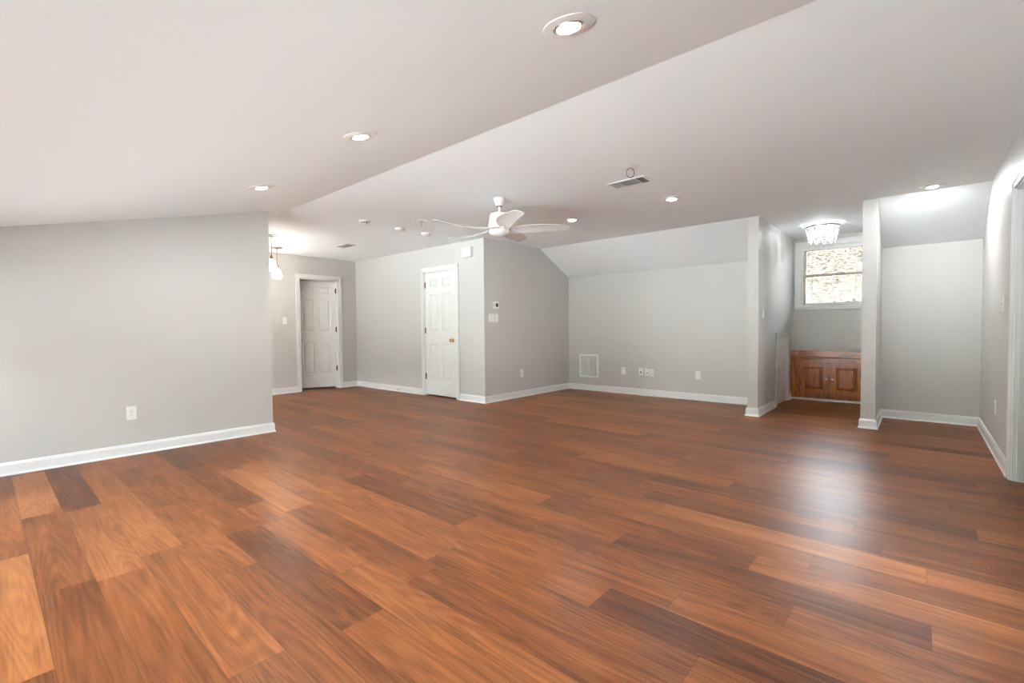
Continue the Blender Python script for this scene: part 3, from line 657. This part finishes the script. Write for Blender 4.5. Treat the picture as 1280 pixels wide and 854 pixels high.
# ------------------------------------------------------------------ wall fittings: local frame X along wall, Z up, -Y out of the wall
ROT = {'left': math.pi/2, 'far': 0.0, 'right': -math.pi/2}   # faces +X, -Y, -X
def plate(t, w_, h_, cx=0, name='cover_plate', m=None):
    m_ = MB(); d_ = 0.006; i_ = 0.004
    m_.add([(cx-w_/2,0,-h_/2),(cx+w_/2,0,-h_/2),(cx+w_/2,0,h_/2),(cx-w_/2,0,h_/2),(cx-w_/2,-0.003,-h_/2),(cx+w_/2,-0.003,-h_/2),(cx+w_/2,-0.003,h_/2),(cx-w_/2,-0.003,h_/2),
            (cx-w_/2+i_,-d_,-h_/2+i_),(cx+w_/2-i_,-d_,-h_/2+i_),(cx+w_/2-i_,-d_,h_/2-i_),(cx-w_/2+i_,-d_,h_/2-i_)],
           [(0,3,2,1),(0,1,5,4),(1,2,6,5),(2,3,7,6),(3,0,4,7),(4,5,9,8),(5,6,10,9),(6,7,11,10),(7,4,8,11),(8,9,10,11)])
    return m_.build(name, m or PLASTIC, t)
def make_outlet():
    t = thing('wall_outlet', 'x', 'outlet', group='white wall outlets')
    plate(t, 0.074, 0.120)
    for z in (-0.0195, 0.0195):
        pr = [(0.0165*math.cos(a), z+min(0.0135, max(-0.0135, 0.0165*math.sin(a)))) for a in [2*math.pi*k/24 for k in range(24)]]
        r_ = MB().prism(pr, 'y', -0.0085, -0.006).build('receptacle', PLASTIC, t)
        s_ = MB().box(-0.0075,-0.0092,z-0.001,-0.0055,-0.0085,z+0.008).box(0.0050,-0.0092,z-0.001,0.0070,-0.0085,z+0.007).lathe([(0.0001,-0.0092),(0.0025,-0.0092),(0.0025,-0.0085)], (0,0,z-0.0065), 10, 'y')
        s_.build('slots', GREY, r_)
    MB().lathe([(0.0001,-0.0072),(0.003,-0.0070),(0.003,-0.006)], (0,0,0), 10, 'y').build('screw', NICKEL, t)
    return t
def make_switch(gangs=1):
    t = thing('light_switch', 'x', 'light switch', group='white light switches')
    w_ = 0.074+0.046*(gangs-1); plate(t, w_, 0.120)
    for g_ in range(gangs):
        cx = (g_-(gangs-1)/2)*0.046
        MB().box(cx-0.006,-0.0075,-0.013,cx+0.006,-0.006,0.013).build('toggle_frame', PLASTIC, t)
        MB().prism([(-0.006,-0.004),(-0.017,0.004),(-0.017,0.010),(-0.006,0.006)], 'x', cx-0.004, cx+0.004).build('toggle', PLASTIC, t)
        MB().lathe([(0.0001,-0.0072),(0.0028,-0.0070),(0.0028,-0.006)], (cx,0,0.030), 10, 'y').build('screw', NICKEL, t)
        MB().lathe([(0.0001,-0.0072),(0.0028,-0.0070),(0.0028,-0.006)], (cx,0,-0.030), 10, 'y').build('screw', NICKEL, t)
    return t
e = 0.0005
po = None
for side, x, y, z, lab in (('left', XL+e, 0.885, 0.375, 'white wall outlet low on the long left wall'),
                           ('left', XB+e, 5.76, 0.382, 'white wall outlet low on the closet side wall below the thermostat'),
                           ('far', -3.74, YF-e, 0.380, 'white wall outlet on the far wall nearest the air grille'),
                           ('far', -2.508, YF-e, 0.378, 'white wall outlet alone at the right end of the far wall'),
                           ('far', -3.242, YF-e, 0.375, 'white wall outlet right of the two cable plates on the far wall'),
                           ('right', XR-e, 5.71, 0.395, 'white wall outlet low on the right alcove wall')):
    o = make_outlet() if po is None else copy_tree(po)
    if po is None: po = o
    o.location = (x, y, z); o.rotation_euler = (0,0,ROT[side]); o['label'] = lab
s1 = make_switch(1); s1.location = (XD+e, 3.532, 1.275); s1.rotation_euler = (0,0,ROT['left']); s1['label'] = 'white light switch in the hall left of the ajar door'
for side, x, y, z, lab in (('left', P1+e, 6.475, 1.265, 'white light switch on the recess wall above the attic access door'),
                           ('right', XR-e, 5.33, 1.265, 'white light switch on the right wall beside the doorway casing'),
                           ('left', XB+e, 5.172, 1.267, 'single white switch plate under the thermostat, right of the double one')):
    o = copy_tree(s1); o.location = (x, y, z); o.rotation_euler = (0,0,ROT[side]); o['label'] = lab
o = make_switch(2); o.location = (XB+e, 5.062, 1.267); o.rotation_euler = (0,0,ROT['left']); o['label'] = 'double white switch plate under the thermostat near the wall corner'
# cable plates
for x, big, lab in ((-3.425, True, 'white cable plate with large round socket, left of the three grouped plates'), (-3.327, False, 'white cable plate with small jack, middle of the three grouped plates')):
    t = thing('cable_plate', lab, 'cable plate', (x, YF-e, 0.380), group='cable plates on the far wall')
    plate(t, 0.074, 0.120)
    if big: MB().lathe([(0.0001,-0.008),(0.011,-0.008),(0.016,-0.010),(0.018,-0.006)], (0,0,-0.008), 20, 'y').build('socket', GREY, t, smooth=True)
    else: MB().lathe([(0.0001,-0.014),(0.0055,-0.014),(0.0055,-0.009),(0.010,-0.009),(0.010,-0.006)], (0.002,0,-0.014), 14, 'y').build('jack', BRONZE, t, smooth=True)
def smooth_path(pts, n=10):
    P_ = [Vector(p_) for p_ in pts]; out = []
    for i in range(len(P_)-1):
        p0, p1, p2, p3 = P_[max(i-1,0)], P_[i], P_[i+1], P_[min(i+2,len(P_)-1)]
        for k in range(n):
            t_ = k/n; out.append(0.5*((2*p1)+(p2-p0)*t_+(2*p0-5*p1+4*p2-p3)*t_*t_+(3*p1-p0-3*p2+p3)*t_**3))
    return out+[P_[-1]]
yb = YF
c1 = MB().tube(smooth_path([(-3.425,yb-0.012,0.365),(-3.43,yb-0.030,0.33),(-3.47,yb-0.028,0.22),(-3.52,yb-0.030,0.11),(-3.50,yb-0.045,0.03),(-3.44,yb-0.060,0.005),(-3.36,yb-0.075,0.005),(-3.27,yb-0.060,0.005),(-3.19,yb-0.055,0.005)]), 0.0038, 8).build('cable', CORD, smooth=True)
tag(c1, 'white cable hanging from the left cable plate and curling along the baseboard', 'cable')
c2 = MB().tube(smooth_path([(-3.325,yb-0.014,0.364),(-3.325,yb-0.032,0.34),(-3.345,yb-0.030,0.24),(-3.37,yb-0.030,0.12),(-3.34,yb-0.045,0.03),(-3.24,yb-0.040,0.005),(-3.12,yb-0.045,0.005),(-3.05,yb-0.040,0.006),(-2.99,yb-0.050,0.005)]), 0.0038, 8).build('cable', CORD, smooth=True)
tag(c2, 'white cable dropping from the middle cable plate and running right on the floor', 'cable')

# return air grille
g = thing('air_return_grille', 'white rectangular air return grille low on the far wall near the corner', 'air grille', (-4.410, YF-e, 0.433))
gw, gh, fr = 0.385, 0.405, 0.026
MB().box(-gw/2,-0.012,-gh/2,-gw/2+fr,0,gh/2).box(gw/2-fr,-0.012,-gh/2,gw/2,0,gh/2).box(-gw/2+fr,-0.012,-gh/2,gw/2-fr,0,-gh/2+fr).box(-gw/2+fr,-0.012,gh/2-fr,gw/2-fr,0,gh/2).build('frame', PLASTIC, g, bevel=0.002)
MB().box(-0.008,-0.012,-gh/2+fr,0.008,0,gh/2-fr).build('mullion', PLASTIC, g)
for a, b in ((-gw/2+fr,-0.008),(0.008,gw/2-fr)):
    bk = MB().box(a,-0.001,-gh/2+fr,b,0,gh/2-fr).build('louver_backing', GREY, g)
    m_ = MB(); n = 24
    for i in range(n):
        z = -gh/2+fr+(gh-2*fr)*(i+0.5)/n
        m_.add([(a,-0.010,z-0.004),(b,-0.010,z-0.004),(b,-0.002,z+0.004),(a,-0.002,z+0.004),(a,-0.010,z-0.0052),(b,-0.010,z-0.0052),(b,-0.002,z+0.0028),(a,-0.002,z+0.0028)],[(0,1,2,3),(4,7,6,5),(0,4,5,1),(1,5,6,2),(2,6,7,3),(3,7,4,0)])
    m_.build('louvers', PLASTIC, bk)

# thermostat, chime, door stop
t = thing('thermostat', 'small white thermostat with dark display on the closet side wall', 'thermostat', (XB+e, 5.137, 1.459), (0,0,ROT['left']))
MB().box(-0.062,-0.026,-0.050,0.062,-0.004,0.050).box(-0.058,-0.004,-0.046,0.058,0,0.046).build('housing', PLASTIC, t, bevel=0.004)
MB().box(-0.004,-0.0268,-0.026,0.050,-0.0258,0.028).build('display', SCREEN, t)['label'] = 'dark display'
MB().box(-0.050,-0.0275,-0.016,-0.036,-0.0258,-0.004).box(-0.050,-0.0275,0.006,-0.036,-0.0258,0.018).build('buttons', GREY, t)
t = thing('door_chime', 'white square chime box high on the wall right of the closet door', 'chime box', (-5.155, YC-e, 2.262))
MB().box(-0.10,-0.055,-0.075,0.10,-0.006,0.075).build('cover', PLASTIC, t, bevel=0.006)
MB().box(-0.092,-0.006,-0.068,0.092,0,0.068).build('backplate', PLASTIC, t)
t = thing('door_stop', 'small spring door stop on the baseboard left of the closet door', 'door stop', (-6.945, YC-0.0145, 0.052))
MB().tube([(0.006*math.cos(k*1.05), -0.002-0.0009*k, 0.006*math.sin(k*1.05)) for k in range(66)], 0.0016, 6).build('spring', NICKEL, t, smooth=True)
MB().lathe([(0.0001,-0.074),(0.008,-0.074),(0.009,-0.066),(0.009,-0.058),(0.0001,-0.058)], (0,0,0), 14, 'y').build('rubber_tip', PLASTIC, t, smooth=True)
MB().lathe([(0.0001,-0.004),(0.010,-0.004),(0.010,0.0),(0.0001,0.0)], (0,0,0), 14, 'y').build('base', NICKEL, t, smooth=True)
